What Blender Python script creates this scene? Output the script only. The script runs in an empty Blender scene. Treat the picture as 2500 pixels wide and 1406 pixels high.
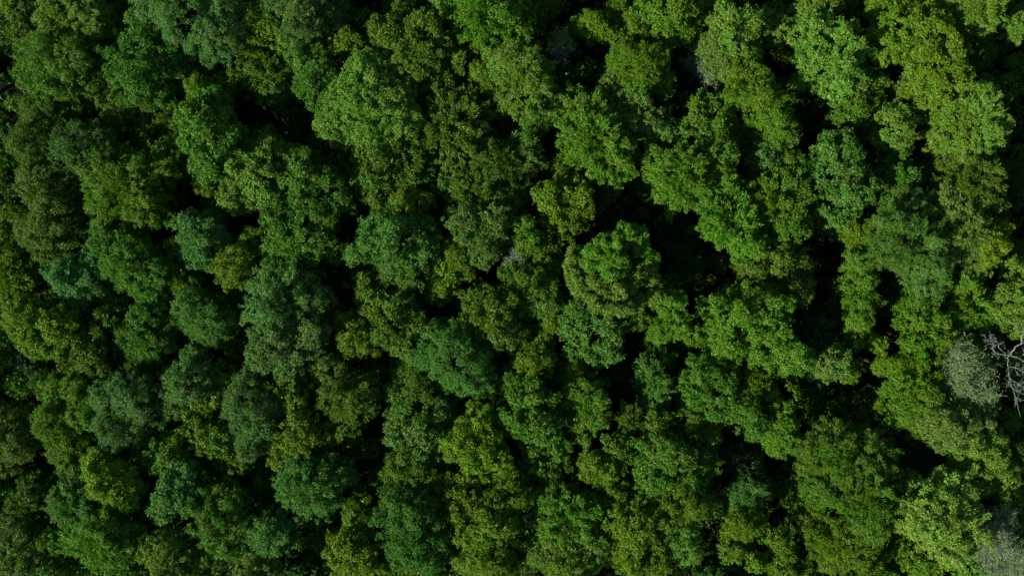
import bpy, math, random
import numpy as np
C = bpy.context.scene
COL = C.collection

# ------------------------------------------------------------------ camera
CAMZ = 139.0
FPX = 2080.0                      # focal length in photo pixels (2500 wide)
cam_d = bpy.data.cameras.new('camera')
cam_d.sensor_fit = 'HORIZONTAL'
cam_d.sensor_width = 36.0
cam_d.lens = 36.0 * FPX / 2500.0
cam_d.clip_end = 4000.0
cam = bpy.data.objects.new('camera', cam_d)
COL.objects.link(cam)
cam.location = (0, 0, CAMZ)
cam.rotation_euler = (0, 0, 0)    # a drone looking straight down
C.camera = cam

# ------------------------------------------------------------------ light
SUN_EL, SUN_AZ = math.radians(31), math.radians(210)    # azimuth of the sun, counter-clockwise from +x
w = bpy.data.worlds.new('World'); C.world = w; w.use_nodes = True
nt = w.node_tree
sky = nt.nodes.new('ShaderNodeTexSky')
sky.sky_type = 'NISHITA'; sky.sun_disc = False
sky.sun_elevation = SUN_EL
sky.sun_rotation = math.pi / 2 - SUN_AZ
sky.altitude = 200; sky.dust_density = 0.6; sky.ozone_density = 1.5
nt.links.new(sky.outputs[0], nt.nodes['Background'].inputs[0])
nt.nodes['Background'].inputs[1].default_value = 0.072
sl = bpy.data.lights.new('sun', 'SUN'); sl.energy = 5.0; sl.angle = math.radians(0.5); sl.color = (1.0, 0.95, 0.84)
so = bpy.data.objects.new('sun', sl); COL.objects.link(so)
so.rotation_euler = (0, math.pi / 2 - SUN_EL, SUN_AZ)
C.view_settings.view_transform = 'Standard'; C.view_settings.look = 'None'
C.view_settings.exposure = 0.42; C.view_settings.gamma = 1.0
C.cycles.max_bounces = 5; C.cycles.diffuse_bounces = 3; C.cycles.glossy_bounces = 2
C.cycles.transmission_bounces = 3; C.cycles.transparent_max_bounces = 4

# ------------------------------------------------------------------ helpers
def P(px, py, z):
    s = (CAMZ - z) / FPX
    return np.array([(px - 1250.0) * s, (703.0 - py) * s, z])

def mesh_obj(name, V, F, mat, parent=None, smooth=False):
    """V (n,3); F (m,k) with k = 3 or 4"""
    V = np.asarray(V, dtype=np.float32); F = np.asarray(F, dtype=np.int32)
    me = bpy.data.meshes.new(name)
    me.vertices.add(len(V)); me.vertices.foreach_set('co', V.ravel())
    k = F.shape[1]
    me.loops.add(F.size); me.loops.foreach_set('vertex_index', F.ravel())
    me.polygons.add(len(F))
    me.polygons.foreach_set('loop_start', np.arange(0, F.size, k, dtype=np.int32))
    me.polygons.foreach_set('loop_total', np.full(len(F), k, dtype=np.int32))
    me.polygons.foreach_set('use_smooth', np.full(len(F), smooth, dtype=bool))
    me.update(calc_edges=True)
    me.materials.append(mat)
    o = bpy.data.objects.new(name, me); COL.objects.link(o)
    if parent is not None: o.parent = parent
    return o

def norm(a):
    return a / np.maximum(np.linalg.norm(a, axis=-1, keepdims=True), 1e-6)

class Tubes:
    """many tapered tubes gathered into one mesh"""
    def __init__(s): s.V = []; s.F = []; s.n = 0
    def add(s, pts, rad, k=6):
        pts = np.asarray(pts, float); n = len(pts); rad = np.asarray(rad, float)
        t = norm(np.gradient(pts, axis=0))
        ref = np.where(np.abs(t[:, 2:3]) > 0.9, np.array([[1.0, 0, 0]]), np.array([[0, 0, 1.0]]))
        a = norm(np.cross(t, ref)); b = np.cross(t, a)
        ang = np.arange(k) * 2 * math.pi / k
        ring = pts[:, None] + rad[:, None, None] * (a[:, None] * np.cos(ang)[None, :, None] + b[:, None] * np.sin(ang)[None, :, None])
        s.V.append(ring.reshape(-1, 3))
        i = np.arange(n - 1)[:, None] * k; j = np.arange(k)[None]; j2 = (j + 1) % k
        s.F.append(np.stack([i + j, i + j2, i + k + j2, i + k + j], -1).reshape(-1, 4) + s.n)
        s.n += n * k
    def build(s, name, mat, parent=None):
        return mesh_obj(name, np.concatenate(s.V), np.concatenate(s.F), mat, parent, True)

# ------------------------------------------------------------------ materials
def leaf_mat(name, rgb, rough=0.42, gloss=0.02, trans=0.28, var=0.24):
    m = bpy.data.materials.new(name); m.use_nodes = True
    t = m.node_tree; t.nodes.clear(); N = t.nodes.new; L = t.links.new
    out = N('ShaderNodeOutputMaterial')
    geo = N('ShaderNodeNewGeometry'); oi = N('ShaderNodeObjectInfo')
    tc = N('ShaderNodeTexCoord')
    noi = N('ShaderNodeTexNoise'); noi.inputs['Scale'].default_value = 0.55; noi.inputs['Detail'].default_value = 3
    L(tc.outputs['Object'], noi.inputs['Vector'])
    hsv = N('ShaderNodeHueSaturation'); hsv.inputs['Color'].default_value = (*rgb, 1)
    # hue: per tree + per leaf + slow patches of younger growth
    def ma(op, a, b):
        x = N('ShaderNodeMath'); x.operation = op
        for i, q in enumerate((a, b)):
            if isinstance(q, (int, float)): x.inputs[i].default_value = q
            else: L(q, x.inputs[i])
        return x.outputs[0]
    h = ma('ADD', ma('MULTIPLY', ma('SUBTRACT', oi.outputs['Random'], 0.5), 0.018), 0.5)
    h = ma('ADD', h, ma('MULTIPLY', ma('SUBTRACT', geo.outputs['Random Per Island'], 0.5), 0.03))
    h = ma('ADD', h, ma('MULTIPLY', ma('SUBTRACT', noi.outputs['Fac'], 0.5), 0.09))
    L(h, hsv.inputs['Hue'])
    v = ma('ADD', ma('MULTIPLY', geo.outputs['Random Per Island'], var * 1.6), 1.0 - var * 0.8)
    v = ma('MULTIPLY', v, ma('ADD', ma('MULTIPLY', oi.outputs['Random'], 0.16), 0.92))
    L(v, hsv.inputs['Value'])
    hsv.inputs['Saturation'].default_value = 1.0
    d = N('ShaderNodeBsdfDiffuse'); L(hsv.outputs[0], d.inputs['Color'])
    tr = N('ShaderNodeBsdfTranslucent'); L(hsv.outputs[0], tr.inputs['Color'])
    g = N('ShaderNodeBsdfGlossy'); g.inputs['Roughness'].default_value = rough
    g.inputs['Color'].default_value = (0.75, 0.9, 0.8, 1)
    m1 = N('ShaderNodeMixShader'); m1.inputs[0].default_value = trans
    L(d.outputs[0], m1.inputs[1]); L(tr.outputs[0], m1.inputs[2])
    m2 = N('ShaderNodeMixShader'); m2.inputs[0].default_value = gloss
    L(m1.outputs[0], m2.inputs[1]); L(g.outputs[0], m2.inputs[2])
    L(m2.outputs[0], out.inputs['Surface'])
    return m

def bark_mat(name, c1, c2, scale=3.0):
    m = bpy.data.materials.new(name); m.use_nodes = True
    t = m.node_tree; b = t.nodes['Principled BSDF']; b.inputs['Roughness'].default_value = 0.95; b.inputs['Specular IOR Level'].default_value = 0.1
    noi = t.nodes.new('ShaderNodeTexNoise'); noi.inputs['Scale'].default_value = scale; noi.inputs['Detail'].default_value = 6
    tc = t.nodes.new('ShaderNodeTexCoord'); t.links.new(tc.outputs['Object'], noi.inputs['Vector'])
    r = t.nodes.new('ShaderNodeValToRGB'); r.color_ramp.elements[0].color = (*c1, 1); r.color_ramp.elements[1].color = (*c2, 1)
    r.color_ramp.elements[0].position = .35; r.color_ramp.elements[1].position = .65
    t.links.new(noi.outputs['Fac'], r.inputs[0]); t.links.new(r.outputs[0], b.inputs['Base Color'])
    bp = t.nodes.new('ShaderNodeBump'); bp.inputs['Strength'].default_value = .4
    t.links.new(noi.outputs['Fac'], bp.inputs['Height']); t.links.new(bp.outputs[0], b.inputs['Normal'])
    return m

# species hues (linear base colours)
HUES = {
    'G': (0.073, 0.185, 0.011), 'M': (0.086, 0.208, 0.011), 'E': (0.106, 0.247, 0.011), 'L': (0.137, 0.276, 0.023),
    'A': (0.201, 0.355, 0.039), 'B': (0.102, 0.237, 0.036), 'C': (0.073, 0.167, 0.020), 'S': (0.086, 0.221, 0.034),
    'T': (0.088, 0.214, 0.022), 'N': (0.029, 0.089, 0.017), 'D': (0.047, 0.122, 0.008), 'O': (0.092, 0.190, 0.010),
    'R': (0.096, 0.183, 0.016), 'Y': (0.127, 0.245, 0.009), 'Z': (0.102, 0.222, 0.007), 'K': (0.127, 0.239, 0.009),
    'Q': (0.146, 0.275, 0.008), 'P': (0.131, 0.239, 0.031), 'U': (0.061, 0.165, 0.011),
}
MAT = {k: leaf_mat('leaves_' + k, v) for k, v in HUES.items()}
MAT['twigleaf'] = leaf_mat('leaves_grey_green', (0.16, 0.26, 0.07))
MAT['bark'] = bark_mat('bark', (0.035, 0.028, 0.020), (0.09, 0.075, 0.055))
MAT['grey_bark'] = bark_mat('grey_bark', (0.13, 0.15, 0.125), (0.28, 0.31, 0.27))
MAT['twig'] = bark_mat('twig_bark', (0.17, 0.25, 0.14), (0.29, 0.39, 0.25))
MAT['brown_twig'] = bark_mat('brown_twig_bark', (0.16, 0.20, 0.13), (0.27, 0.32, 0.23))

# ------------------------------------------------------------------ foliage
# style: bough radius (m), boughs per m2 of crown, tuft radius, leaves per tuft, leaf length, width, alignment, outline noise
STYLE = {
    'clump': dict(rb=(0.70, 1.20), cover=1.9, tuft=0.24, k=11, ll=0.30, lw=0.155, al=0.6, rough=0.23, wav=4.2, cut=-1.15, thin=0.92, long=1.12),
    'fine':  dict(rb=(0.60, 1.00), cover=2.0, tuft=0.22, k=11, ll=0.27, lw=0.12, al=0.8, rough=0.12, wav=6.0, cut=-1.4, thin=0.88, long=1.22),
    'spray': dict(rb=(0.60, 1.05), cover=2.3, tuft=0.25, k=11, ll=0.42, lw=0.125, al=1.2, rough=0.26, wav=4.4, cut=-1.1, thin=0.80, long=1.45),
}

def leaves_for(rng, centres, radii, style, dens=1.0, zmin=-0.5):
    """leaf-sized quads over boughs spread on the domes CENTRES / RADII (n,3)."""
    S = dict(STYLE[style]); fs = rng.uniform(0.85, 1.3)
    for q in ('ll', 'lw'): S[q] *= fs
    S['wav'] /= fs
    mid = centres.mean(0); mid = mid - np.array([0, 0, 0.6 * radii[:, 0].mean()])
    tuft_c, tuft_d = [], []
    for ci, (c, r) in enumerate(zip(centres, radii)):
        area = 2 * math.pi * r[0] * r[2] * 1.15
        rbm = sum(S['rb']) / 2 * min(1.0, max(0.36, r[0] / 3.0))
        n = max(7, int(S['cover'] * area / (math.pi * rbm * rbm)))
        d = norm(rng.normal(size=(n * 3, 3))); d = d[d[:, 2] > zmin][:n]
        bc = c + d * r * (1 - 0.18 + S['rough'] * rng.normal(size=(len(d), 1)) * 0.8) - np.array([0, 0, 0.0])
        br = rbm * rng.uniform(0.55, 1.4, size=len(d))
        esc = rng.uniform(size=len(d)) < 0.05          # leading shoots that break the outline
        bc = np.where(esc[:, None], c + d * r * rng.uniform(1.05, 1.25, size=(len(d), 1)), bc); br = np.where(esc, br * 0.5, br)
        # drop boughs buried in another dome
        keep = np.ones(len(d), bool)
        for cj, (c2, r2) in enumerate(zip(centres, radii)):
            if cj != ci:
                q = np.linalg.norm((bc - c2) / r2, axis=1); keep &= q > 0.72
        bc, br, d = bc[keep], br[keep], d[keep]
        for b, rr, dd in zip(bc, br, d):
            m = max(5, int(dens * 4.6 * (rr / S['tuft']) ** 2 * 0.46))
            t = norm(rng.normal(size=(m, 3)) + dd * 0.75 + np.array([0, 0, 0.25]))
            sq = np.array([1, 1, 0.62])
            rad = rr * (1.0 - np.abs(rng.normal(size=(m, 1))) * 0.16)
            # a bough is lobed itself
            ph = rng.uniform(0, 6.28, 3)
            rad = rad * (1 + 0.27 * np.sin(t[:, :1] * 6 + ph[0]) * np.cos(t[:, 1:2] * 6 + ph[1]))
            off = t * rad * sq * S['thin']
            o = norm(dd * np.array([1, 1, 0.25]) + rng.normal(size=3) * 0.22 + np.array([0, 0, -0.05]))
            al = (off @ o)[:, None]
            off = off + o * al * (S['long'] / S['thin'] - 1) - (al > 0) * (off - o * al) * 0.35 * np.minimum(1, np.abs(al) / rr)
            tuft_c.append(b + off); tuft_d.append(norm(t * 0.8 + 0.9 * dd))
    tc = np.concatenate(tuft_c); td = np.concatenate(tuft_d)
    w = S['wav']; p = rng.uniform(0, 6, 3)
    q = np.sin(tc[:, 0] * w + p[0] + tc[:, 2] * 2) + np.sin(tc[:, 1] * w * 1.07 + p[1] - tc[:, 0] * 1.7) + np.sin(tc[:, 2] * w * 0.9 + p[2] + tc[:, 1] * 2.1)
    kp = q > S['cut'] + 0.5 * rng.normal(size=len(tc)); tc, td = tc[kp], td[kp]
    K = S['k']; n = len(tc) * K
    cc = np.repeat(tc, K, 0) + rng.normal(size=(n, 3)) * S['tuft'] * np.array([0.62, 0.62, 0.5])
    base = np.repeat(td, K, 0)
    # long axis: outwards along the spray, with scatter; gently drooping
    out = norm(np.repeat(norm(tc - mid), K, 0) * np.array([1, 1, 0.35]) + np.array([0, 0, -0.10]))
    ax = norm(out * S['al'] + rng.normal(size=(n, 3)) * 0.55)
    nn = norm(base * 0.95 + rng.normal(size=(n, 3)) * 0.42 + np.array([0, 0, 0.15]))
    side = norm(np.cross(ax, nn))
    ln = S['ll'] * rng.uniform(0.6, 1.3, size=(n, 1)); wd = S['lw'] * rng.uniform(0.6, 1.3, size=(n, 1))
    up = np.cross(side, ax)
    v0 = cc - ax * ln * .5; v2 = cc + ax * ln * .5 - up * ln * 0.12
    v1 = cc + side * wd * .5 + ax * ln * 0.05; v3 = cc - side * wd * .5 + ax * ln * 0.05
    V = np.stack([v0, v1, v2, v3], 1).reshape(-1, 3)
    F = np.arange(n * 4).reshape(-1, 4)
    return V, F

def bend(rng, a, b, n=6, wob=0.06):
    a = np.asarray(a, float); b = np.asarray(b, float)
    t = np.linspace(0, 1, n)[:, None]; L = np.linalg.norm(b - a)
    p = a + (b - a) * t + rng.normal(size=(n, 3)) * wob * L * np.sin(t * math.pi)
    p[:, 2] += (L * 0.10 * np.sin(t * math.pi))[:, 0]
    return p

def thing(name, label, cat, loc, group=None):
    o = bpy.data.objects.new(name, None); COL.objects.link(o)
    o.location = loc; o.empty_display_size = 0.5
    o['label'] = label; o['category'] = cat
    if group: o['group'] = group
    return o

GROW = 1.0
def dome(lobes, h, vs=1.0, core=False):
    """lobes in photo pixels -> centres, radii in metres; tops follow a gentle dome of height h"""
    L = np.array(lobes, float)
    wgt = L[:, 2] ** 2; cx = (L[:, 0] * wgt).sum() / wgt.sum(); cy = (L[:, 1] * wgt).sum() / wgt.sum()
    ext = max(1.0, np.max(np.hypot(L[:, 0] - cx, L[:, 1] - cy) + L[:, 2]))
    cen, rad = [], []
    if core and 2 < len(L) < 9:
        near = np.min(np.hypot(L[:, 0] - cx, L[:, 1] - cy))
        if near < L[:, 2].mean() * 0.7: L = np.vstack([L, [cx, cy, L[:, 2].max() * 1.08]])
    for x, y, r in L:
        rm = r * GROW * (CAMZ - h * 0.8) / FPX
        dd = math.hypot(x - cx, y - cy) / ext
        c = rm * 1.15 * vs + 0.4
        top = h - 3.6 * dd ** 1.5 + 1.1 * math.sin(x * 0.37 + y * 0.53)
        z = top - c
        cen.append(P(x, y, z + 0.35 * c)); cen[-1][2] = z; rad.append((rm, rm, c))
    return np.array(cen), np.array(rad)

def ground_z(x, y):
    return 0.35 * np.sin(x * 0.06 + 1.0) * np.cos(y * 0.05) + 0.2 * np.sin(x * 0.17 + y * 0.11)

CATS = {'b': ('broadleaf_tree', 'tree', 'full-grown broadleaf trees of the canopy'),
        'y': ('young_tree', 'young tree', 'young trees between the big crowns'),
        's': ('shrub', 'shrub', 'shaded bushes in the gaps')}

def make_tree(i, lobes, hue, style, h, kind, label):
    rng = np.random.default_rng(1000 + i)
    cen, rad = dome(lobes, h, core=True)
    wgt = rad[:, 0] ** 2; base = (cen * wgt[:, None]).sum(0) / wgt.sum()
    gz = float(ground_z(base[0], base[1]))
    root = np.array([base[0], base[1], gz])
    name, cat, grp = CATS[kind]
    t = thing(name, label, cat, root, grp)
    V, F = leaves_for(rng, cen, rad, style)
    mesh_obj('crown', V - root, F, MAT[hue], t)
    # trunk and limbs
    tb = Tubes(); hz = max(1.0, (base[2] - gz) * 0.72)
    rt = 0.10 + 0.035 * rad[:, 0].max() + 0.012 * h
    fork = np.array([rng.normal() * 0.3, rng.normal() * 0.3, hz])
    p = bend(rng, (0, 0, -0.3), fork, 7, 0.015)
    tb.add(p, np.linspace(rt * 1.25, rt * 0.75, 7), 8)
    for c, r in zip(cen, rad):
        e = c - root + np.array([0, 0, r[2] * 0.1])
        tb.add(bend(rng, fork - np.array([0, 0, 0.2]), e, 6), np.linspace(rt * 0.6, rt * 0.22, 6), 6)
        for _ in range(4):
            dv = norm(rng.normal(size=3) + np.array([0, 0, 0.3]))
            tb.add(bend(rng, e, e + dv * r * 0.98, 5), np.linspace(rt * 0.24, 0.03, 5), 4)
    tb.build('trunk', MAT['bark'], t)
    return t

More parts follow.
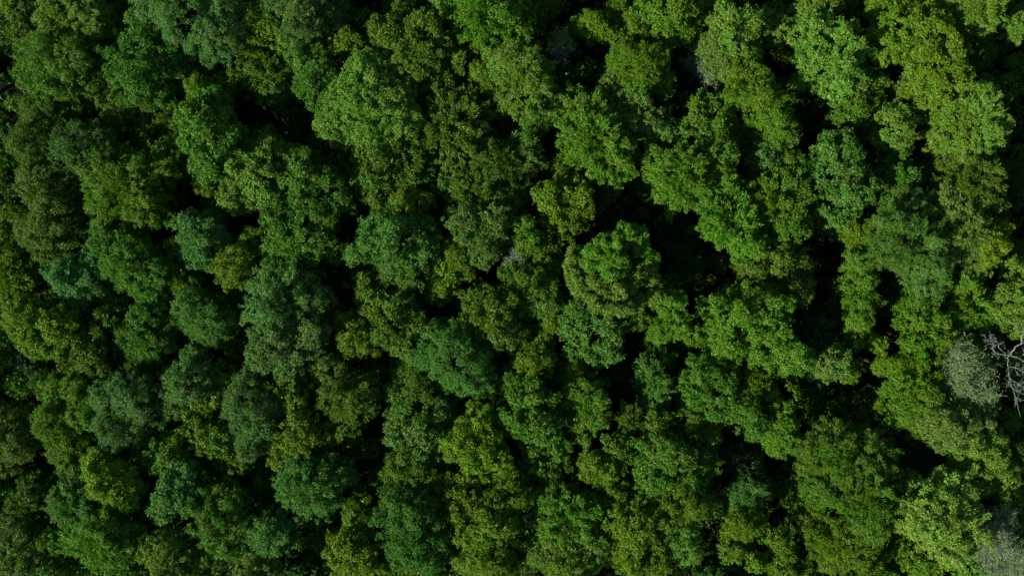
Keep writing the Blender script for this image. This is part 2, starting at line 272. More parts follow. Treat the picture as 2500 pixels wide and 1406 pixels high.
TABLE = """
18,2,26|Y|clump|14|y|small yellow-green tree cut off by the top left corner of the picture
62,30,34;66,78,36|G|fine|16|b|narrow mid-green tree hugging the dark gap below the top left corner
150,18,62;205,48,60;120,60,40|L|fine|17|b|pale lime tree at the top edge, second crown in from the top left corner
280,35,52;262,70,38|D|fine|13|b|dull dark olive tree at the top edge between pale lime and pale bluish crowns
100,150,62;160,140,62;130,205,62;185,190,45;75,110,38|M|clump|18|b|large coarse mid-green crown beside the black gap on the upper left edge
235,165,32;240,215,32|O|clump|14|b|slim dark olive tree squeezed between two large round crowns in the upper left
350,110,75;390,150,75;340,180,70;400,205,55|G|clump|18|b|large round deep green crown directly below the pale bluish top-edge tree
385,15,68;450,45,75;520,80,62;530,20,60|B|fine|20|b|pale bluish-green frosted crown at the top edge, brightest of the upper left
300,262,45;285,295,32|O|fine|15|b|small olive feathery tree under the large round deep green crown in the upper left
385,280,42;430,295,28|O|clump|14|b|brownish olive tree wedged against the top of a tall green crown, upper left
110,290,62;80,350,58;150,330,55|G|fine|17|b|broad dark green crown below the black gap on the upper left edge
185,355,55;235,360,48;165,385,45|C|fine|18|b|smooth bluish smoky green crown, left edge zone, overlapping its darker broad neighbour
478,212,26|Y|fine|15|y|small ochre-green tree just above the tall lit crown in the upper left
515,240,46;495,300,58;520,350,60;515,400,42|M|clump|19|b|tall oval mid-green crown standing beside the widest black hollow of the upper left
590,70,42;640,50,42;690,90,42;600,110,30|Z|clump|17|b|ragged saturated yellow-green crown between two bluish top-edge trees
575,185,34;630,175,42;690,190,40;660,215,32|O|clump|16|b|knobbly olive-green crown just below the ragged yellow-green one in the upper left
385,345,38;420,375,40;400,415,38|G|clump|15|b|loose dark green tree tucked in left of the tall oval crown and its hollow
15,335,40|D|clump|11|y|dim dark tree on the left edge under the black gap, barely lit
40,430,36;5,440,34|D|clump|13|b|dark tree touching the left edge beside the brownish crown's top
270,430,55;330,440,60;300,500,70;360,500,45;250,500,40;390,420,35|Z|spray|18|b|large spiky yellow-green crown with dark streaks, left of centre in the upper left third
90,440,52;150,450,55;120,490,45|R|fine|18|b|brownish olive crown, upper of the two brown-tinged crowns near the left edge
75,560,42;130,580,58;170,530,45;120,610,38|R|fine|17|b|brownish olive crown, lower of the two brown-tinged crowns near the left edge
500,448,24|Y|clump|12|y|tiny lime tree at the foot of the tall oval crown in the upper left
20,540,36;10,600,34|Z|clump|14|b|patchy yellow-green tree on the left edge level with the lower brown-tinged crown
680,25,58;740,30,50;790,50,58;730,85,45|B|fine|17|b|soft bluish olive crown at the top edge, right of the ragged yellow-green tree
850,108,30;825,115,20|Y|clump|14|y|small olive tree alone in the dark strip under the second bluish top-edge crown
738,140,38;775,185,46;790,235,38|G|clump|17|b|elongated green crown slanting down to the large pale tree of the upper middle
830,140,30;845,180,28|D|clump|11|y|shaded dark tree between the slanting green crown and the big pale crown
945,90,52;1000,60,46;1040,140,66;985,135,50;1115,85,50;1125,145,45|O|clump|18|b|wide olive crown with bare twigs showing through, upper middle top
1010,8,36;1045,25,26|D|clump|15|b|dull olive tree at the top edge touching the wide olive crown
1100,12,48;1160,20,56;1215,50,50;1258,40,40;1180,65,38|E|spray|19|b|bright green top-edge crown with hanging leaf tips, upper middle
905,180,60;860,240,66;950,235,70;900,295,74;975,290,55;815,305,42|L|fine|21|b|largest pale green crown of the upper middle, rising like a dome beside a black hollow
870,375,55;945,385,66;905,430,58;1000,370,48;925,475,38;1010,420,42|M|clump|17|b|wide knobbly green crown directly below the largest pale dome of the upper middle
1055,410,40;1075,440,36|G|clump|14|b|dark green clumped tree at the lower side of the olive crown, upper middle
1085,235,40;1120,280,56;1080,320,52;1130,345,50;1100,380,28|O|spray|18|b|oval olive-green crown right of the largest pale dome
1235,140,40;1270,170,56;1290,215,56;1320,262,38|L|spray|19|b|bright pear-shaped crown sunlit along its lower left rim, above the central top hollow
1176,178,26;1193,212,22|Y|fine|14|y|slim olive-lime sapling left of the bright pear-shaped crown
1227,262,19|Y|clump|12|y|tiny lime tuft below the slim sapling in the upper middle
1180,365,36;1215,400,42;1285,350,34;1275,390,42;1235,430,40|G|spray|16|b|star-shaped green crown of upright leaf tips in the upper middle
1135,455,46;1185,470,50;1235,480,42|M|spray|15|b|yellowish green crown at the foot of the star-shaped one
1140,545,50;1190,575,50;1215,530,34;1180,615,34|T|fine|18|b|smooth teal-green crown right above the tangle of grey bare twigs at the centre
718,312,32;745,275,18|D|clump|12|y|half-shaded green tree in the hollow left of the largest pale dome
690,248,20|D|clump|12|y|tiny olive tuft under the knobbly olive crown in the upper left third
1300,6,36;1330,18,24|O|spray|14|b|greyish olive tree cut by the top edge just right of the bright hanging-tip crown
1415,62,20;1450,60,28;1475,78,20|Y|clump|13|y|sparse lime sapling with separate leaf tufts in the top hollow right of centre
1500,80,24;1508,62,14|O|clump|13|y|round greyish olive sapling next to the sparse lime one in the top hollow
1515,20,30;1500,40,22|O|clump|14|b|small olive crown at the top edge over the pair of saplings
1555,52,30;1562,72,20|Z|clump|15|b|compact yellow-green crown between black gaps near the top, right of centre
1610,70,46;1640,20,50;1690,25,38;1660,70,36;1600,10,36|E|clump|17|b|broad bright green knobbly crown at the top edge, right of centre
1530,135,36;1565,185,48;1600,145,34;1610,200,34;1510,150,24|Z|fine|18|b|vivid yellow-green crown hanging over the black hollow, upper right of centre
1500,220,34;1545,245,34;1550,290,36;1600,310,38|P|spray|17|b|pale greyish green streaked crown running down beside the bright green crown
1400,265,46;1450,275,48;1430,330,52;1490,340,44;1500,395,44;1460,400,36|E|spray|19|b|large bright green crown beside the red-black gap, right of upper centre
1370,405,34;1425,415,34;1395,440,22|O|clump|14|b|low olive tree at the foot of the large bright green crown
1350,480,42;1395,470,40;1375,530,44;1420,500,28|Y|clump|17|b|sunny yellow-green crown just above the swirled crown near the centre
1460,440,30;1455,490,24|D|clump|12|y|dark shaded tree right of the sunny yellow-green crown
1745,110,28;1720,110,26;1765,150,38;1785,180,22|P|fine|16|b|grey-green smooth crown beside the leafless grey twigs in the upper right
1775,50,44;1800,95,42;1830,60,34;1830,130,30|L|clump|18|b|light green crown near the top edge, right of the broad bright knobbly one
1865,60,30;1897,72,30|L|spray|16|b|pair-lobed pale lime crown near the top, left of a long dark alley
1830,185,38;1850,235,52;1890,270,46;1905,310,36;1800,230,28|Z|clump|19|b|long vivid lime crown sunlit along its left side in the upper right
1835,330,30;1865,375,38;1915,335,34;1890,395,26|B|fine|15|b|pale bluish crown with silvery leaves just below the long vivid lime crown
1735,275,46;1760,320,48;1700,330,42;1750,370,46|M|clump|18|b|oval olive-tinged green crown standing alone above the fan-shaped bright crown, upper right
1610,405,36;1660,420,52;1720,420,52;1650,470,42;1710,465,36;1770,440,30|E|spray|19|b|fan-shaped bright green crown with leafy fingers over the black pit, right of centre
1838,425,17|Y|clump|9|y|tiny ochre tuft in the dark path below the silvery bluish crown
1990,80,46;2040,120,60;2010,150,50;2080,160,46;2055,205,40|L|clump|19|b|large light green crown in the upper right, left of the golden pair
1995,10,40;2035,0,30|L|clump|15|b|lit pale tree cut by the top edge above the large light crown, upper right
2070,48,30;2095,60,28|D|clump|13|b|shaded olive-green tree between the large light crown and the golden crown
2150,14,26|Y|clump|15|y|small lime tree at the top edge touching the golden crown
2190,70,50;2240,55,52;2180,110,38;2285,65,38|K|clump|19|b|golden-green crown of small knobs, upper of the golden pair, upper right
2260,130,48;2310,155,50;2290,205,52;2330,200,38;2270,250,36|K|clump|18|b|golden-green crown of small knobs, lower of the golden pair, upper right
2170,165,36;2195,195,30|D|spray|13|b|dark green sprays shaded under the golden pair
2147,196,22|P|clump|13|y|small pale olive tuft lying between the light crown and the golden pair
2212,208,26|P|clump|13|y|small frosted green tuft at the left foot of the lower golden crown
2115,235,36;2080,270,36;2120,295,34|M|clump|15|b|medium green crown below the large light crown, upper right
2190,290,38;2200,325,36;2170,330,28|L|clump|16|b|compact bright lime crown above the dark alley in the upper right
2235,255,22|D|clump|13|y|tiny green tuft above the compact bright lime crown
2335,255,48;2395,265,48;2340,320,52;2400,320,48;2370,360,36|L|spray|18|b|bright feathery crown beneath the lower golden crown near the right edge
2345,0,40;2395,15,42;2400,60,20|L|spray|18|b|bright lime top-edge crown with a drooping leafy tail near the top right corner
2495,62,28|L|spray|14|b|lime foliage cut by the right edge near the top right corner
2440,50,26|D|spray|11|y|dim green tree between the drooping lime crown and the right edge
2045,365,44;2055,420,58;2090,460,46;2050,510,48;2015,390,30|T|clump|18|b|large mottled bluish green crown right of the dark winding alley, right side
2175,410,32;2205,440,36;2180,470,26|G|spray|15|b|dark green tree between the mottled bluish crown and the olive crown, right side
2330,410,46;2385,420,48;2410,480,40;2370,480,44|O|spray|17|b|yellowish olive crown with long streaks below the bright feathery one near the right edge
1945,225,30;1985,235,26|D|spray|13|b|dark green sprays between the long vivid lime crown and the large light crown
1945,410,30;1925,450,32;1945,485,36|M|clump|16|b|narrow green crown on the left bank of the dark winding alley, right side
1875,480,40;1865,520,34;1900,440,24|E|spray|17|b|arched bright green crown left of the dark winding alley
1775,490,42;1790,540,50;1830,590,38;1755,545,32|E|spray|18|b|bright yellowish crown stepping down the right rim of the black pit
1920,550,34;1960,545,24;1905,580,24|M|clump|15|b|small green crown under the arched bright one, right side
1845,640,42;1910,640,46;1940,680,42;1900,710,36;1960,720,22|O|clump|17|b|mottled olive crown of curled clumps above the large round green crown, right side
1790,770,58;1860,770,68;1880,840,66;1780,840,42;1930,870,40|E|clump|20|b|large round rich green crown right of centre, bordered left by a dark ditch
2005,800,42;2010,870,46;1990,930,34|N|fine|14|b|dark blackish teal crown right of the large round rich green one
2045,885,32;2020,905,22|P|clump|15|y|pale olive tuft perched on the blackish teal crown
2095,640,24;2100,690,34;2105,745,34;2100,780,26|E|spray|17|b|slender sunlit leaf-finger crown between two black gaps, right side
2235,510,46;2190,560,50;2240,590,56;2265,650,50;2260,705,36;2170,610,36|T|spray|20|b|large blue-green feathered crown sloping down to the black hollow, right side
2110,575,28;2085,560,22;2140,598,20|Y|spray|14|b|yellow-olive fringe tree at the lower left of the blue-green feathered crown
2330,510,46;2380,540,42;2350,590,48;2390,630,36|P|spray|18|b|grey-olive wind-combed crown near the right edge with yellow neighbour
2445,560,20;2425,600,28;2410,630,20|Q|clump|17|b|brightest yellow crown of the picture, at the right rim of the grey-olive crown
2360,690,32;2370,735,38;2350,770,30;2395,770,26|Z|spray|16|b|yellow-green crown in two tiers above the grey twiggy crown near the right edge
2490,665,34;2480,740,36;2485,790,34|L|clump|18|b|light crown cut by the right edge directly above the dead branches
2250,780,42;2290,810,38;2250,850,42;2285,880,30|Z|clump|17|b|upright olive-lime crown right of the black hollow, right side
2200,920,46;2250,930,46;2210,990,48;2260,985,40;2240,1040,28|Z|clump|18|b|large lime crown left of the grey twiggy crown, lower right
2090,828,20;2112,822,15|Y|clump|13|y|small lime sapling between the blackish teal crown and the black hollow
2145,838,19|Y|clump|12|y|small lime sapling directly under the black hollow, right side
2160,880,16;2152,898,14|Y|clump|12|y|tiny lime sapling below the one under the black hollow
2095,895,16;2075,915,18|Y|clump|12|y|tiny yellow-green sapling beside the pale olive tuft on the blackish crown
2175,675,44;2195,700,28|N|spray|11|b|very dark teal tree in shade at the upper rim of the black hollow, right side
1439,663,15;1438,647,15;1442,631,15;1449,616,15;1460,605,15;1474,596,15;1489,591,15;1505,590,15;1521,594,15;1522,652,14;1511,671,14;1489,671,14;1478,652,14;1489,633,14;1511,633,14;1560,600,22;1585,635,18;1530,570,18;1555,575,18|E|spray|19|b|upper swirl of the big spiral crown in the middle of the picture
1526,750,14;1508,753,14;1490,752,14;1472,749,14;1455,742,14;1439,733,14;1426,720,14;1414,706,14;1406,689,14;1401,672,14;1399,653,14;1400,635,14;1405,617,14;1561,663,14;1555,681,14;1544,696,14;1529,707,14;1511,713,14;1492,713,14;1474,708,14;1458,698,14;1446,683,14;1592,690,17;1560,735,17;1600,725,16;1585,660,14|L|spray|18.5|b|lower swirl of the big spiral crown with a pale sunlit rim, middle of the picture
1335,640,40;1260,680,42;1300,700,46;1285,745,32;1340,740,38|M|fine|17|b|green crown immediately below the grey bare twigs at the centre
1280,555,22;1285,588,26|Z|clump|15|y|small yellow-green tree above the grey bare twigs at the centre
1330,600,34|O|clump|15|y|small olive tree right of the grey bare twigs at the centre
1165,735,42;1150,780,36;1210,760,48;1235,810,42;1265,820,30|O|clump|17|b|ragged olive crown beside the black slit, just below centre
1347,785,24;1365,800,16|Y|clump|14|y|small golden olive tree between two green crowns below centre
1322,828,26|Y|clump|13|y|small golden olive tree at the lower end of the dark curved path below centre
1420,780,50;1470,800,46;1440,840,48;1490,850,30|T|clump|18|b|rounded blue-green crown under the spiral crown
1552,775,24|Y|spray|15|y|isolated lime tuft right of the rounded blue-green crown
1640,755,34;1650,795,28;1610,810,22|E|spray|17|b|bright tuft-topped crown at the left rim of the dark ditch, right of centre
1590,790,22;1585,825,24|D|spray|12|y|dull green tree between the isolated lime tuft and the tuft-topped crown
1697,820,20;1675,812,12|Z|clump|12|y|small yellow-green sapling standing in the dark ditch right of centre
1665,615,32;1690,650,28;1708,685,16|D|spray|12|b|dim green tree in the shade east of the spiral crown
1605,870,30;1590,905,30;1615,955,38;1595,985,24|T|spray|15|b|dark blue-green sprays in two stages, lower right of centre
1285,875,32;1315,905,34;1330,880,22|Y|clump|15|b|small ochre-lime crown just under the dark curved path below centre
1400,915,36;1425,960,40;1440,1010,40;1410,1050,34;1460,985,22|E|spray|17|b|tall streaky bright crown right of the clumped twin-lobed crown, lower middle
1250,940,34;1290,975,46;1260,1020,42;1320,1040,46;1300,1080,36;1365,1085,28|M|clump|18|b|clumped green crown with many knobs, lower middle, above the dark green low crown
1715,915,38;1755,950,50;1740,1000,40;1810,990,40;1835,1035,34;1700,960,30|M|clump|18|b|large green crown under the round rich green one, lower right of centre
1690,1030,42;1725,1060,40|O|fine|16|b|smooth olive crown clinging to the lower left of its larger green neighbour
1825,903,20;1850,930,22;1875,958,18|Y|spray|14|b|thin yellow-green streak of foliage along the ditch below the large round rich green crown
1912,1005,30;1900,1050,32;1890,1085,28;1930,1080,26|E|clump|16|b|L-shaped bright green crown beside a black hollow in the lower right
650,370,42;610,410,46;590,465,46;645,440,50;560,480,26;705,385,30|L|clump|18|b|yellowish light crown at the left end of the long crown row, middle left
745,430,58;700,480,52;790,450,46;760,500,56;820,490,34;670,520,36|G|clump|19|b|large leafy deep green crown in the middle left, right of the yellowish light crown
615,590,30;660,590,46;720,600,50;770,580,50;820,610,28;700,560,40|M|clump|17|b|wide mid-green crown beneath the large leafy deep green crown, middle left
665,695,50;720,690,46;650,760,58;750,730,36;700,790,46|B|clump|20|b|pale blue-green crown with dark right flank, upper half of the tall bluish mass
670,830,56;730,850,50;640,870,36;760,810,38;700,895,42|B|fine|19|b|pale blue-green crown, lower half of the tall bluish mass
745,888,36;800,900,38;825,890,24|P|fine|15|b|greyish green low crown at the foot of the tall bluish mass left of centre
845,790,30;860,830,36;900,845,28|Y|clump|14|b|small speckled lime crown between the tall bluish mass and the stepped green crown
940,550,44;910,590,38;970,600,56;875,615,32;1035,570,38;1030,610,34|T|clump|18|b|cauliflower-like blue-green crown left of the teal crown, centre left
960,660,36;1010,670,38;1050,655,26|T|clump|16|b|lower shelf of the cauliflower-like blue-green crown, centre left
895,700,38;920,740,38;970,765,48;940,805,36;985,830,34;1010,790,28|M|clump|17|b|stepped green crown descending toward the dark slit, centre left
980,492,28;1015,500,26;1040,485,16|Y|clump|15|b|small lime crown over the black bend, upper centre
1050,530,36;1085,500,26|D|clump|13|b|dark green tree between the lime bend tree and the teal crown
1090,668,32;1075,705,32|K|clump|15|b|golden round tree standing free in shadow, left of centre
1103,608,24;1120,640,22;1138,665,20|K|fine|14|b|slim golden-olive tree slanting between the golden round tree and the teal crown
1060,820,40;1040,870,52;1100,860,56;1130,910,56;1180,930,38;1160,870,36|T|fine|18|b|broad smooth bluish green crown just below the black slit, lower centre
565,655,40;575,620,26;590,675,26|K|clump|16|b|round yellow-green tree right of the bluish dark crown, middle left
475,560,44;510,600,42;480,620,36;520,535,26|S|fine|17|b|steel-blue green crown, right of the two steel-blue crowns in the middle left
430,605,24;420,640,20|Z|clump|13|y|small yellow-green tuft left of the right-hand steel-blue crown
440,675,30;470,690,20|Z|clump|14|y|small lime tree under the right-hand steel-blue crown
260,590,46;310,610,52;290,650,42;340,670,52;370,710,38;380,660,36|M|fine|18|b|long light green crown sloping to the right below the large spiky crown, middle left
165,670,48;210,690,52;180,715,40;225,650,38|S|fine|17|b|steel-blue green crown, left of the two steel-blue crowns in the middle left
60,780,50;95,820,52;130,790,42;50,760,32;135,850,26|K|fine|17|b|mustard olive crown with dark branches showing, near the left edge at mid height
50,625,34;25,670,36;75,680,30;20,720,34|Z|spray|15|b|spiky yellow-green tree on the left edge above the mustard olive crown
250,735,32;270,765,34;290,740,22|Z|clump|14|b|small bright lime crown right of the left-hand steel-blue crown
230,810,40;195,850,36;235,880,42;185,905,34|O|clump|15|b|olive green crown right of the black slot beside the mustard olive crown
350,780,44;320,830,44;375,840,46;340,885,40;410,800,30|G|fine|16|b|soft green crown below the long sloping light crown, left
480,765,50;520,790,44;455,740,34|T|fine|17|b|smooth teal crown left of the tall bluish mass
560,830,32;590,865,28;600,800,24|O|clump|13|b|dark olive tree in the shadow between the smooth teal crown and the tall bluish mass
475,885,40;430,940,44;420,985,34;500,930,32|B|fine|17|b|frosted bluish crown, lower left, over a pair of blue-green crowns
535,925,34;500,965,36;480,1000,30|Y|clump|15|b|knobbly lime crown between two blue-green crowns, lower left
495,1045,36;530,1070,40;540,1095,26|Z|clump|15|b|lime crown directly below the knobbly lime one, lower left
620,930,42;590,990,46;640,1000,36;620,1060,50;600,1100,24|S|fine|18|b|upright steel-blue crown between lime trees, lower left of centre
690,945,32;715,975,30;735,1000,18|K|clump|15|b|yellow-olive clumped tree right of the upright steel-blue crown
820,950,44;860,980,44;845,1030,38;790,950,28;890,950,30|O|spray|17|b|dull olive feathered crown left of the long black canyon, lower middle
735,1030,36;695,1075,32;755,1070,38;690,1115,34;800,1055,28|K|clump|15|b|patchy yellow-olive crown above the round blue-green crown, lower middle left
740,1150,46;720,1190,44;780,1180,48;770,1225,40;820,1160,28|T|spray|17|b|round blue-green feathered crown left of the long black canyon
858,1165,15|P|clump|12|y|tiny pale tuft at the right of the round blue-green feathered crown, in the canyon
860,1240,17|M|clump|12|y|tiny green tuft at the lower right of the round blue-green feathered crown
660,1295,42;640,1320,34;690,1315,28|B|fine|15|b|small frosted green crown above the shaded bowl at the bottom, left of centre
635,1380,44;610,1400,36|P|fine|15|b|grey-green crown cut by the bottom edge beside the shaded bowl
730,1390,30;780,1400,30|D|clump|11|y|low dark green tree inside the shaded bowl at the bottom edge
150,970,50;185,950,38;130,1035,50;165,1080,52;170,1125,32;200,1010,38|Z|fine|17|b|large smooth moss-green crown, left part of the lower left quarter
265,970,46;310,960,50;250,1020,40;310,1050,46;350,1010,44;270,1070,32|S|fine|18|b|large steel-blue crown in the lower left, right of the smooth moss-green crown
20,1040,40;40,1090,34;15,1125,30|R|clump|15|b|rusty olive tree on the left edge of the lower left quarter
350,1115,38;395,1105,42;445,1080,34;440,1120,24|Z|clump|15|b|yellow-green leafy crown under the large steel-blue crown, lower left
240,1125,34;245,1170,42;290,1195,46;310,1225,24|Q|fine|17|b|glowing lime-yellow crown, brightest of the lower left
495,1122,26;555,1138,28;590,1130,22;640,1165,26|O|clump|13|b|low scalloped olive foliage in a row under the upright steel-blue crown
75,1210,40;60,1250,34|G|spray|14|b|dark green tree near the left edge beneath the rusty olive one
20,1180,34|D|clump|12|b|shadowed green tree on the left edge under the rusty olive one
180,1195,42;160,1235,38;220,1240,34|T|spray|16|b|bluish feathered crown left of the glowing lime-yellow crown
200,1290,48;250,1300,48;280,1340,44;230,1345,34;320,1320,30|E|spray|17|b|wide sweeping green crown near the bottom left, below the glowing lime-yellow crown
25,1310,44;65,1340,46;30,1380,42|P|clump|16|b|pale olive crown in the bottom left corner
120,1320,26;125,1355,24|Z|clump|13|y|small yellow-green tree right of the bottom left corner crown
440,1155,36;420,1200,40;400,1245,34;460,1220,28|B|clump|17|b|frosted bluish crown with curled clumps in the bottom left quarter
345,1250,34;340,1290,26|T|clump|14|b|dark bluish tree left of the frosted curled-clump crown
395,1340,42;430,1365,40;400,1395,34|L|fine|16|b|light green crown cut by the bottom edge, left of the knobbly green crown
515,1190,38;500,1235,40;560,1220,34;520,1285,46;575,1280,36;560,1335,36|M|clump|17|b|large knobbly green crown in the bottom left quarter with black holes
630,1220,34;640,1250,24|D|clump|13|b|dull green tree in shadow right of the large knobbly green crown
500,1365,40;465,1395,28|G|clump|14|b|green crown at the bottom edge just under the large knobbly crown
130,1395,34;180,1390,32|G|clump|14|b|green foliage cut by the bottom edge near the bottom left corner
260,1395,34;310,1385,30|M|clump|14|b|green foliage cut by the bottom edge below the wide sweeping crown
345,1350,20|Y|fine|12|y|tiny ochre-lime tree at the bottom edge beside the light green crown
870,1300,42;840,1345,40;880,1365,44;850,1395,36;915,1385,28|K|clump|16|b|yellow-olive crown with black gaps at the bottom edge left of the dark dome
980,1230,50;950,1290,52;1020,1270,56;1000,1335,52;1060,1330,40;1050,1370,30|U|fine|19|b|dark smooth dome-shaped crown at the bottom, right end of the black canyon
990,920,42;960,960,32;1030,955,38|M|clump|15|b|clumped green crown above the canyon rim, lower centre
985,1015,46;975,1060,38;1030,1050,44;1070,1010,34|T|clump|17|b|bluish green knobbly crown along the right rim of the long black canyon
1010,1110,46;970,1150,32;1030,1160,44;1075,1110,30|M|clump|16|b|green crown at the lower right rim of the long black canyon
1175,1030,34;1130,1085,42;1190,1085,42;1090,1075,26;1165,1120,36;1220,1130,26|Q|clump|18|b|bright yellow-lime crown of puffy clumps, lower centre
1075,1200,40;1110,1230,40;1140,1190,36;1175,1220,42|K|clump|16|b|olive-gold crown right of the dark smooth dome, bottom centre
1225,1175,34;1250,1210,36;1215,1240,38;1265,1165,24|Z|clump|16|b|yellow-green puffy crown, bottom centre, right of the olive-gold one
1190,1280,42;1150,1310,38;1230,1290,40|K|clump|16|b|gold-green crown below the olive-gold one, bottom centre
1150,1365,40;1205,1360,42;1190,1395,34|K|clump|16|b|gold-green crown cut by the bottom edge, right of the dark smooth dome
1310,1130,38;1350,1150,38;1370,1120,28|G|clump|14|b|dark green low crown between the clumped knob crown and the fringed pale crown
1345,1220,36;1400,1240,38;1360,1280,44;1420,1290,40;1440,1240,26|E|spray|16|b|fringed green crown in the lower centre with hanging leaf tips
1360,1335,46;1310,1345,34;1420,1350,44;1390,1390,40;1460,1330,24|L|spray|17|b|fringed paler crown at the bottom edge below the other fringed crown
1270,1385,34|P|spray|13|b|greyish fringed foliage at the bottom edge between gold and fringed crowns
1450,1135,32;1485,1145,28;1470,1165,24|Y|clump|15|b|small lime crown with a black hole in it, lower right of centre
1510,1085,30;1520,1120,28|M|clump|16|b|small rounded green crown right above the lime crown with the hole
1590,1100,46;1640,1110,46;1600,1160,44;1680,1150,48;1720,1130,36|M|clump|18|b|large olive-green crown of leafy strands, lower right of centre
1500,1205,36;1540,1220,32|Z|clump|15|b|lime crown fringe above a dark stripe, lower right of centre
1590,1220,42;1650,1210,44;1690,1230,36;1620,1255,34|Z|clump|17|b|yellow-green crown under the leafy-strand crown, lower right of centre
1510,1275,38;1560,1285,42;1545,1320,34;1610,1290,36|K|clump|16|b|golden-green crown above two round lime balls at the bottom
1650,1300,42;1680,1340,36;1620,1330,24|L|fine|16|b|light crown right of the golden-green one near the bottom
1490,1328,22|Y|clump|14|y|tiny round lime tree left above the two lime balls at the bottom
1535,1355,34;1550,1385,30|Y|clump|16|b|round lime ball tree, left of the two at the bottom
1598,1345,28;1605,1380,30|Y|clump|16|b|round lime ball tree, right of the two at the bottom
1545,1022,26;1570,1035,20|O|spray|14|y|small olive tree at the end of a dark diagonal ditch, lower right of centre
1612,1035,28;1625,1055,18|M|clump|14|y|small green tree left of the smooth olive crown
1830,1205,30;1810,1235,24;1850,1185,20|S|spray|14|b|thin bluish sprays at the left of the black hollow, lower right
1820,1285,26;1780,1300,20;1845,1265,20|Y|spray|14|b|golden streaks of foliage over the lime balls' right neighbour, lower right
1788,1345,26|E|clump|14|y|small round green ball tree near the bottom, right of centre
1850,1375,20|Y|clump|13|y|tiny lime ball tree near the bottom, right of the small green ball tree
1905,1320,24;1915,1350,26|Z|clump|14|y|small yellow-green tree below the black hollow, lower right
1790,1110,36;1820,1150,36|N|spray|12|b|shadowy teal tree between the leafy-strand crown and the black hollow, lower right
2080,985,24;2050,1015,36;2095,1030,32|D|clump|14|b|dark mottled tree above the huge feathered crown, lower right
1995,1100,34;2040,1080,44;2100,1090,50;2150,1120,40;2040,1140,44|O|spray|17|b|upper back of the huge feathered crown, lower right, speckled olive
2090,1170,58;2030,1200,46;2150,1190,52;2200,1200,38;2120,1240,54;2130,1290,32|M|spray|20|b|huge feathered green crown with leaf fingers pointing down, lower right
2010,1270,40;2050,1310,44;2090,1340,44;2040,1360,36;2000,1310,26|Z|spray|16|b|yellow-green crown beneath the huge feathered crown, lower right
1968,1140,20;1970,1185,22|O|clump|13|y|small olive tree at the left flank of the huge feathered crown
2300,1030,40;2350,1022,40;2320,1065,38;2390,1035,34|P|clump|20|b|pale frosted olive crown directly under the grey twiggy crown, lower right
2375,1085,40;2415,1120,44;2370,1140,40;2450,1165,32;2430,1090,30|L|clump|19.5|b|light yellowish crown stepping down to the right edge, lower right
2330,1190,40;2270,1225,50;2345,1240,54;2290,1285,60;2360,1300,50;2330,1340,40;2225,1262,36|A|clump|20|b|brightest pale green crown of the picture, lower right corner zone, beside the grey-brown twiggy crown
2250,1120,40;2290,1145,36|N|fine|11|b|dark teal tree in shade between the huge feathered crown and the light stepping crown
2498,1265,28;2500,1310,22|Z|clump|14|y|lime foliage on the right edge beside the grey-brown twiggy crown
2225,1355,30;2250,1385,34|Z|clump|13|b|lime-speckled dark tree at the bottom under the brightest pale crown
2370,1385,32;2400,1398,24|L|clump|14|y|light green tree at the bottom edge between brightest pale crown and twiggy corner crown
1915,1395,30;1960,1390,28|Z|clump|12|y|low lime tree cut by the bottom edge, lower right
1700,1385,34;1745,1395,28|D|clump|12|y|dark green tree cut by the bottom edge right of the two lime balls
2130,1395,32|Z|clump|12|y|low yellow-green tree at the bottom edge under the huge feathered crown
2475,470,34|D|clump|12|b|dim green tree against the right edge beside the dark vertical gap
2470,1120,20|D|clump|11|y|dim tree in the black strip along the right edge, lower right
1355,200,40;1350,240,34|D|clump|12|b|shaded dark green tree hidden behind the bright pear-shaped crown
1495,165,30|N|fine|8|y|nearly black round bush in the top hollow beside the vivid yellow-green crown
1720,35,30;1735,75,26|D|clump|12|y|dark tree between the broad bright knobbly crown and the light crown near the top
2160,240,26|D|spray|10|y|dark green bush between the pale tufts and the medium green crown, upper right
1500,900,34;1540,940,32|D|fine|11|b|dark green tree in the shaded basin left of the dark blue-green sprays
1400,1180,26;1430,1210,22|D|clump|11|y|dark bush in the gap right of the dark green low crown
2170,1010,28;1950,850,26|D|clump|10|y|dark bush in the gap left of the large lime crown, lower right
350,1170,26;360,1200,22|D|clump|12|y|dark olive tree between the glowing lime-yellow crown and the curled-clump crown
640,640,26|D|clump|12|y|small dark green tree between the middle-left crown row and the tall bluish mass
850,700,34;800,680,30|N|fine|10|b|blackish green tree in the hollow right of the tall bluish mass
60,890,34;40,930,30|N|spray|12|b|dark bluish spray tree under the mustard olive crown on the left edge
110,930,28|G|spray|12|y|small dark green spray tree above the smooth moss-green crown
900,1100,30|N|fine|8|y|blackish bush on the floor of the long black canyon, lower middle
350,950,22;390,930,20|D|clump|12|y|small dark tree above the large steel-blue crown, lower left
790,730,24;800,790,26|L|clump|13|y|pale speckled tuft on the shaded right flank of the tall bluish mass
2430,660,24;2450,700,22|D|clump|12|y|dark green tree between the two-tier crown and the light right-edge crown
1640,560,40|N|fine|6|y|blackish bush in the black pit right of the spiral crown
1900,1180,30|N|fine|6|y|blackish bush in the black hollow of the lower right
"""

def parse():
    out = []
    for ln in TABLE.strip().splitlines():
        a = ln.split('|')
        lob = [tuple(float(v) for v in q.split(',')) for q in a[0].split(';')]
        kind = 's' if ' bush ' in a[5] else a[4]
        out.append((lob, a[1], a[2], float(a[3]), kind, a[5]))
    return out

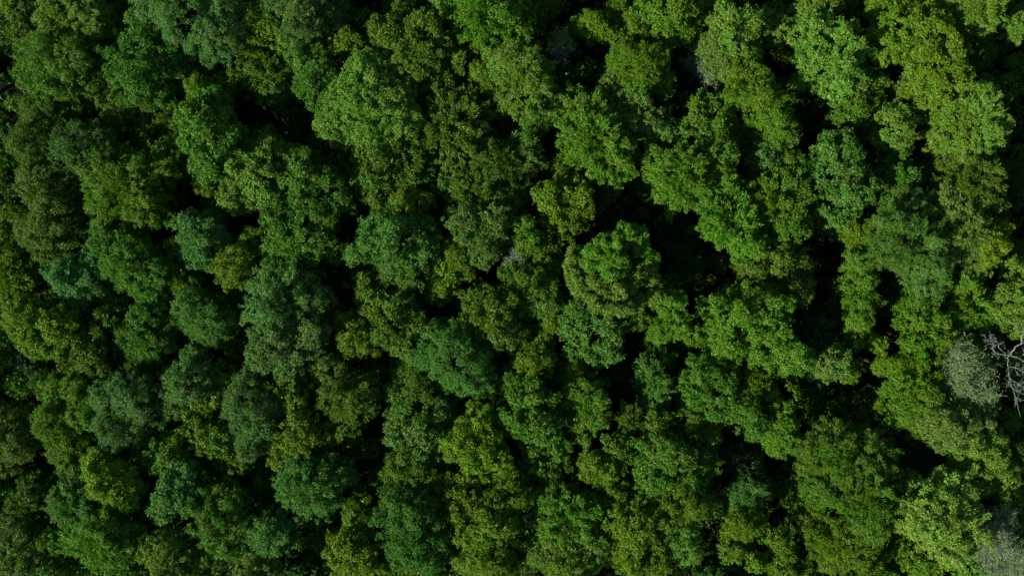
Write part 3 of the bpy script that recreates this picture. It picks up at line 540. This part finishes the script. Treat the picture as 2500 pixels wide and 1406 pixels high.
TREES = parse()
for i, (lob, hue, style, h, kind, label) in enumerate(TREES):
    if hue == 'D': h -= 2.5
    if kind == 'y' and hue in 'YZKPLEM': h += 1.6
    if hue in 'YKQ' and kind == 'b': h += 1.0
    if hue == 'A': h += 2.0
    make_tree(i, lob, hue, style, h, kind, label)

# ------------------------------------------------------------------ trees of bare twigs
def twig_tree(i, name, label, cat, lobes, h, mat_key, n_limb, n_twig, leaf_dens, leaf_hue, spread_up=0.5, group=None, thick=1.0, leaf_side=None):
    rng = np.random.default_rng(7000 + i)
    cen, rad = dome(lobes, h)
    wgt = rad[:, 0] ** 2; base = (cen * wgt[:, None]).sum(0) / wgt.sum()
    gz = float(ground_z(base[0], base[1])); root = np.array([base[0], base[1], gz])
    t = thing(name, label, cat, root, group)
    fork = np.array([0, 0, max(0.6, (base[2] - rad[:, 2].max() - gz) * 0.9)])
    tb = Tubes(); tb.add(bend(rng, (0, 0, -0.3), fork, 6, 0.02), np.linspace(0.30, 0.2, 6) * thick, 8)
    tb.build('trunk', MAT[mat_key], t)
    lb, tw = Tubes(), Tubes(); tips = []
    for c, r in zip(cen, rad):
        nl = max(3, int(n_limb * r[0] ** 2 / wgt.sum()))
        for _ in range(nl):
            d = norm(rng.normal(size=3) + np.array([0, 0, spread_up])); d[2] = abs(d[2])
            e = c - root + d * r * rng.uniform(0.75, 0.95)
            p = bend(rng, fork, e, 8, 0.07)
            lb.add(p, np.linspace(0.13, 0.035, 8) * thick, 5)
            m = int(n_twig / n_limb)
            for _ in range(m):
                k = rng.integers(3, 8); s = p[k]
                dd = norm(norm(p[k] - p[k - 1]) * 0.8 + rng.normal(size=3) * 0.75 + np.array([0, 0, 0.15]))
                L = rng.uniform(0.5, 1.6) * min(1.3, r[0] / 2.4)
                q = bend(rng, s, s + dd * L, 5, 0.12)
                tw.add(q, np.linspace(0.038, 0.018, 5) * thick, 3)
                for _ in range(3):
                    a = q[rng.integers(1, 5)]; d3 = norm(dd + rng.normal(size=3) * 0.8)
                    q2 = bend(rng, a, a + d3 * L * rng.uniform(0.25, 0.6), 3, 0.1)
                    tw.add(q2, np.linspace(0.024, 0.014, 3) * thick, 3); tips.append(q2[-1])
    lb.build('branches', MAT[mat_key], t)
    tw.build('twigs', MAT[mat_key], t)
    if leaf_dens > 0:
        tips = np.array(tips)
        if leaf_side is not None:
            s = tips @ np.array(leaf_side) ; tips = tips[s > np.quantile(s, 0.5)]
        tips = tips[rng.uniform(size=len(tips)) < leaf_dens]
        K = 5; n = len(tips) * K
        cc = np.repeat(tips, K, 0) + rng.normal(size=(n, 3)) * 0.16
        ax = norm(rng.normal(size=(n, 3))); nn = norm(rng.normal(size=(n, 3)) * 0.6 + np.array([0, 0, 0.8])); sd = norm(np.cross(ax, nn))
        V = np.stack([cc - ax * .11, cc + sd * .07, cc + ax * .13, cc - sd * .07], 1).reshape(-1, 3)
        mesh_obj('crown', V, np.arange(n * 4).reshape(-1, 4), MAT[leaf_hue], t)
    return t

GT = 'bare grey trees'
twig_tree(1, 'bare_tree', 'grey-green twiggy crown with thin new leaves, left of the white dead branches', 'tree',
          [(2350, 875, 42), (2345, 930, 42), (2385, 960, 44), (2360, 985, 36), (2390, 900, 34)], 18.5, 'twig', 170, 3000, 0.95, 'twigleaf', 0.7, GT)
twig_tree(2, 'bare_tree', 'grey-brown leafless twiggy crown in the bottom right corner', 'tree',
          [(2450, 1265, 34), (2425, 1320, 44), (2465, 1345, 42), (2425, 1375, 40), (2480, 1385, 36)], 19.5, 'brown_twig', 170, 3000, 0.35, 'twigleaf', 0.7, GT)
twig_tree(3, 'bare_tree', 'half-bare tree with yellow leaves on its upper rim, alone in the top hollow', 'tree',
          [(1368, 112, 36)], 13, 'twig', 30, 300, 0.8, 'Y', 0.9, GT, 0.9, (0.1, 1, 0.2))
twig_tree(4, 'bare_tree', 'leafless dark grey twigs beside the smooth grey-green crown, upper right', 'tree',
          [(1690, 140, 30), (1720, 175, 32), (1745, 195, 24)], 13, 'brown_twig', 40, 420, 0.08, 'O', 0.7, GT, 0.9)
twig_tree(5, 'bare_tree', 'tangle of pale grey bare twigs at the very centre of the picture', 'tree',
          [(1268, 614, 28), (1252, 628, 24), (1238, 640, 22)], 16.6, 'twig', 30, 240, 0.0, 'O', 0.9, GT, 0.55)

# ------------------------------------------------------------------ the dead tree on the right edge
def dead_tree():
    rng = np.random.default_rng(5)
    root = P(2530, 905, 0.0); root[2] = float(ground_z(root[0], root[1]))
    t = thing('dead_tree', 'dead leafless tree with bleached crooked limbs reaching in from the right edge', 'dead tree', root)
    T = Tubes()
    def path(pts): return np.array([P(x, y, z + 4.5) for x, y, z in pts]) - root
    hub = P(2512, 888, 14.0) - root
    T.add(np.vstack([[0, 0, -0.3], [0.1, 0.05, 3], hub * np.array([.5, .5, .62]), hub]), [0.6, 0.45, 0.38, 0.3], 10)
    T.build('trunk', MAT['grey_bark'], t)
    limbs = [
        ([(2512, 888, 9.5), (2499, 882, 10.2), (2480, 871, 11), (2462, 866, 11.5), (2441, 864, 12), (2432, 861, 12.2), (2421, 850, 12.6), (2424, 845, 12.9), (2431, 842, 13)], 0.40, 0.06),
        ([(2454, 865, 11.6), (2443, 852, 12.2), (2435, 835, 12.6), (2424, 827, 13), (2410, 828, 13.3), (2399, 818, 13.6)], 0.17, 0.05),
        ([(2465, 866, 11.4), (2479, 846, 12.3), (2495, 837, 12.8), (2494, 822, 13.2), (2502, 803, 13.6), (2490, 798, 14)], 0.24, 0.07),
        ([(2463, 868, 11.4), (2460, 886, 11.8), (2462, 905, 12.2), (2464, 922, 12.4), (2469, 943, 12.6), (2477, 960, 12.9), (2484, 986, 13.1), (2491, 1016, 13.3)], 0.22, 0.05),
        ([(2469, 943, 12.6), (2485, 956, 12.9), (2499, 961, 13), (2512, 950, 13.2)], 0.13, 0.05),
        ([(2464, 922, 12.4), (2475, 930, 12.8), (2486, 937, 13.1)], 0.10, 0.05),
        ([(2459, 894, 12.0), (2472, 896, 12.6), (2488, 903, 12.9), (2500, 900, 13.1)], 0.11, 0.05),
        ([(2512, 888, 9.5), (2505, 868, 11), (2497, 866, 12), (2508, 852, 13)], 0.22, 0.05),
        ([(2520, 900, 8.5), (2540, 930, 10.5), (2560, 960, 12)], 0.3, 0.05),
        ([(2512, 888, 9.5), (2506, 905, 10.5), (2494, 925, 11.6), (2492, 945, 12.4)], 0.18, 0.05),
    ]
    for pts, r0, r1 in limbs:
        p = path(pts)
        fine = [p[0]]
        for a, b in zip(p[:-1], p[1:]):
            for s in (0.33, 0.66, 1.0): fine.append(a + (b - a) * s + rng.normal(size=3) * (0.07 if s < 1 else 0))
        fine = np.array(fine); n = len(fine); r0 *= 0.34; r1 *= 0.45
        tb = Tubes(); tb.add(fine, np.linspace(r0, r1, n), 8)
        lo = tb.build('limb', MAT['grey_bark'], t)
        tw = Tubes()
        for _ in range(n // 2 + 3):
            k = rng.integers(n // 3, n); s = fine[k]; dd = norm(norm(fine[k] - fine[k - 1]) + rng.normal(size=3) * np.array([.8, .8, .4]))
            L = rng.uniform(0.5, 1.7)
            q = bend(rng, s, s + dd * L, 6, 0.12)
            tw.add(q, np.linspace(r1 * 1.0, 0.025, 6), 4)
            for _ in range(2):
                a = q[rng.integers(2, 5)]; d3 = norm(dd + rng.normal(size=3) * 0.7)
                tw.add(bend(rng, a, a + d3 * L * 0.4, 4, 0.1), np.linspace(0.04, 0.02, 4), 3)
        tw.build('twigs', MAT['grey_bark'], lo)
dead_tree()

# ------------------------------------------------------------------ ground
def ground():
    n = 161; xs = np.concatenate([[-600, -300], np.linspace(-150, 150, n), [300, 600]]); m = len(xs)
    X, Y = np.meshgrid(xs, xs)
    Z = ground_z(X, Y) + 0.06 * np.sin(X * 1.7) * np.sin(Y * 1.3)
    V = np.stack([X, Y, Z], -1).reshape(-1, 3)
    i = np.arange(m - 1)[:, None] * m; j = np.arange(m - 1)[None]
    F = np.stack([i + j, i + j + 1, i + m + j + 1, i + m + j], -1).reshape(-1, 4)
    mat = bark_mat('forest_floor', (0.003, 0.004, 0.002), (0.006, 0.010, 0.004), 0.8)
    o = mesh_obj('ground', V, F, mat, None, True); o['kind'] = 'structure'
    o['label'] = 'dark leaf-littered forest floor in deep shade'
ground()

def undergrowth():
    rng = np.random.default_rng(77); n = 420000
    # patchy clumps of low ferns and brambles
    k = 9500; cx = rng.uniform(-88, 88, k); cy = rng.uniform(-54, 54, k); hh = rng.uniform(0.15, 1.3, k); rr = rng.uniform(0.3, 1.2, k)
    idx = rng.integers(0, k, n)
    d = norm(rng.normal(size=(n, 3))); d[:, 2] = np.abs(d[:, 2])
    c = np.stack([cx[idx], cy[idx], np.zeros(n)], 1) + d * np.stack([rr[idx], rr[idx], hh[idx]], 1) * rng.uniform(0.5, 1, (n, 1))
    c[:, 2] += ground_z(c[:, 0], c[:, 1])
    ax = norm(rng.normal(size=(n, 3)) * np.array([1, 1, 0.4])); nn = norm(rng.normal(size=(n, 3)) * 0.5 + np.array([0, 0, 1])); sd = norm(np.cross(ax, nn))
    ln = rng.uniform(0.14, 0.34, (n, 1)); V = np.stack([c - ax * ln, c + sd * ln * .4, c + ax * ln, c - sd * ln * .4], 1).reshape(-1, 3)
    o = mesh_obj('undergrowth', V, np.arange(n * 4).reshape(-1, 4), MAT['D'])
    o['kind'] = 'stuff'; o['label'] = 'low dark ferns and brambles covering the forest floor'; o['category'] = 'undergrowth'
undergrowth()

def understorey():
    # a continuous low layer of hazel-like scrub, too tangled to count
    rng = np.random.default_rng(78); n = 520000
    k = 1500; cx = rng.uniform(-88, 88, k); cy = rng.uniform(-54, 54, k); cz = rng.uniform(2.0, 9.0, k); rr = rng.uniform(0.8, 2.1, k)
    pr = rr ** 2 / (rr ** 2).sum(); idx = rng.choice(k, n, p=pr)
    d = norm(rng.normal(size=(n, 3)) + np.array([0, 0, 0.5])); ph = idx * 1.7
    lob = 1 + 0.2 * np.sin(d[:, 0] * 7 + ph) * np.cos(d[:, 1] * 7 + ph)
    c = np.stack([cx[idx], cy[idx], cz[idx]], 1) + d * (rr[idx] * lob)[:, None] * np.array([1, 1, .8]) * (1 - np.abs(rng.normal(size=(n, 1))) * 0.12)
    ax = norm(rng.normal(size=(n, 3)) + d); nn = norm(rng.normal(size=(n, 3)) * 0.5 + d); sd = norm(np.cross(ax, nn))
    ln = rng.uniform(0.12, 0.26, (n, 1)); V = np.stack([c - ax * ln, c + sd * ln * .45, c + ax * ln, c - sd * ln * .45], 1).reshape(-1, 3)
    o = mesh_obj('understorey_scrub', V, np.arange(n * 4).reshape(-1, 4), MAT['E'])
    o['kind'] = 'stuff'; o['label'] = 'dim tangled scrub filling the shaded gaps under the trees'; o['category'] = 'scrub'
    tb = Tubes()
    for i in range(k):
        tb.add([(cx[i], cy[i], -0.2), (cx[i] + .1, cy[i], cz[i] * .5), (cx[i], cy[i], cz[i])], [0.09, 0.06, 0.03], 4)
    tb.build('stems', MAT['bark'], o)
understorey()

# ------------------------------------------------------------------ the wood goes on beyond the picture
def surrounding():
    rng = np.random.default_rng(99); Vs, Fs, n0 = [], [], 0; tb = Tubes()
    W, H = 82, 48
    placed = []
    tries = 0
    while len(placed) < 125 and tries < 6000:
        tries += 1
        x = rng.uniform(-W - 24, W + 24); y = rng.uniform(-H - 24, H + 24); r = rng.uniform(3.0, 4.8)
        if abs(x) < W + r * 0.7 - 1.0 and abs(y) < H + r * 0.7 - 1.0: continue
        if any((x - a) ** 2 + (y - b) ** 2 < (0.8 * (r + c)) ** 2 for a, b, c in placed): continue
        placed.append((x, y, r)); h = rng.uniform(14, 19)
        cen = np.array([[x, y, h - 4.5], [x + rng.uniform(-2, 2), y + rng.uniform(-2, 2), h - 6]]); rad = np.array([[r, r, 4.5], [r * .8, r * .8, 4]])
        V, F = leaves_for(rng, cen, rad, 'clump', dens=0.5)
        Vs.append(V); Fs.append(F + n0); n0 += len(V)
        tb.add(bend(rng, (x, y, -0.3), (x, y, h - 5), 5, 0.02), np.linspace(0.4, 0.15, 5), 6)
    o = mesh_obj('surrounding_forest', np.concatenate(Vs), np.concatenate(Fs), MAT['M'])
    o['kind'] = 'stuff'; o['label'] = 'the wood carrying on beyond the frame on every side'; o['category'] = 'forest'
    q = tb.build('trunks', MAT['bark'], o)
surrounding()
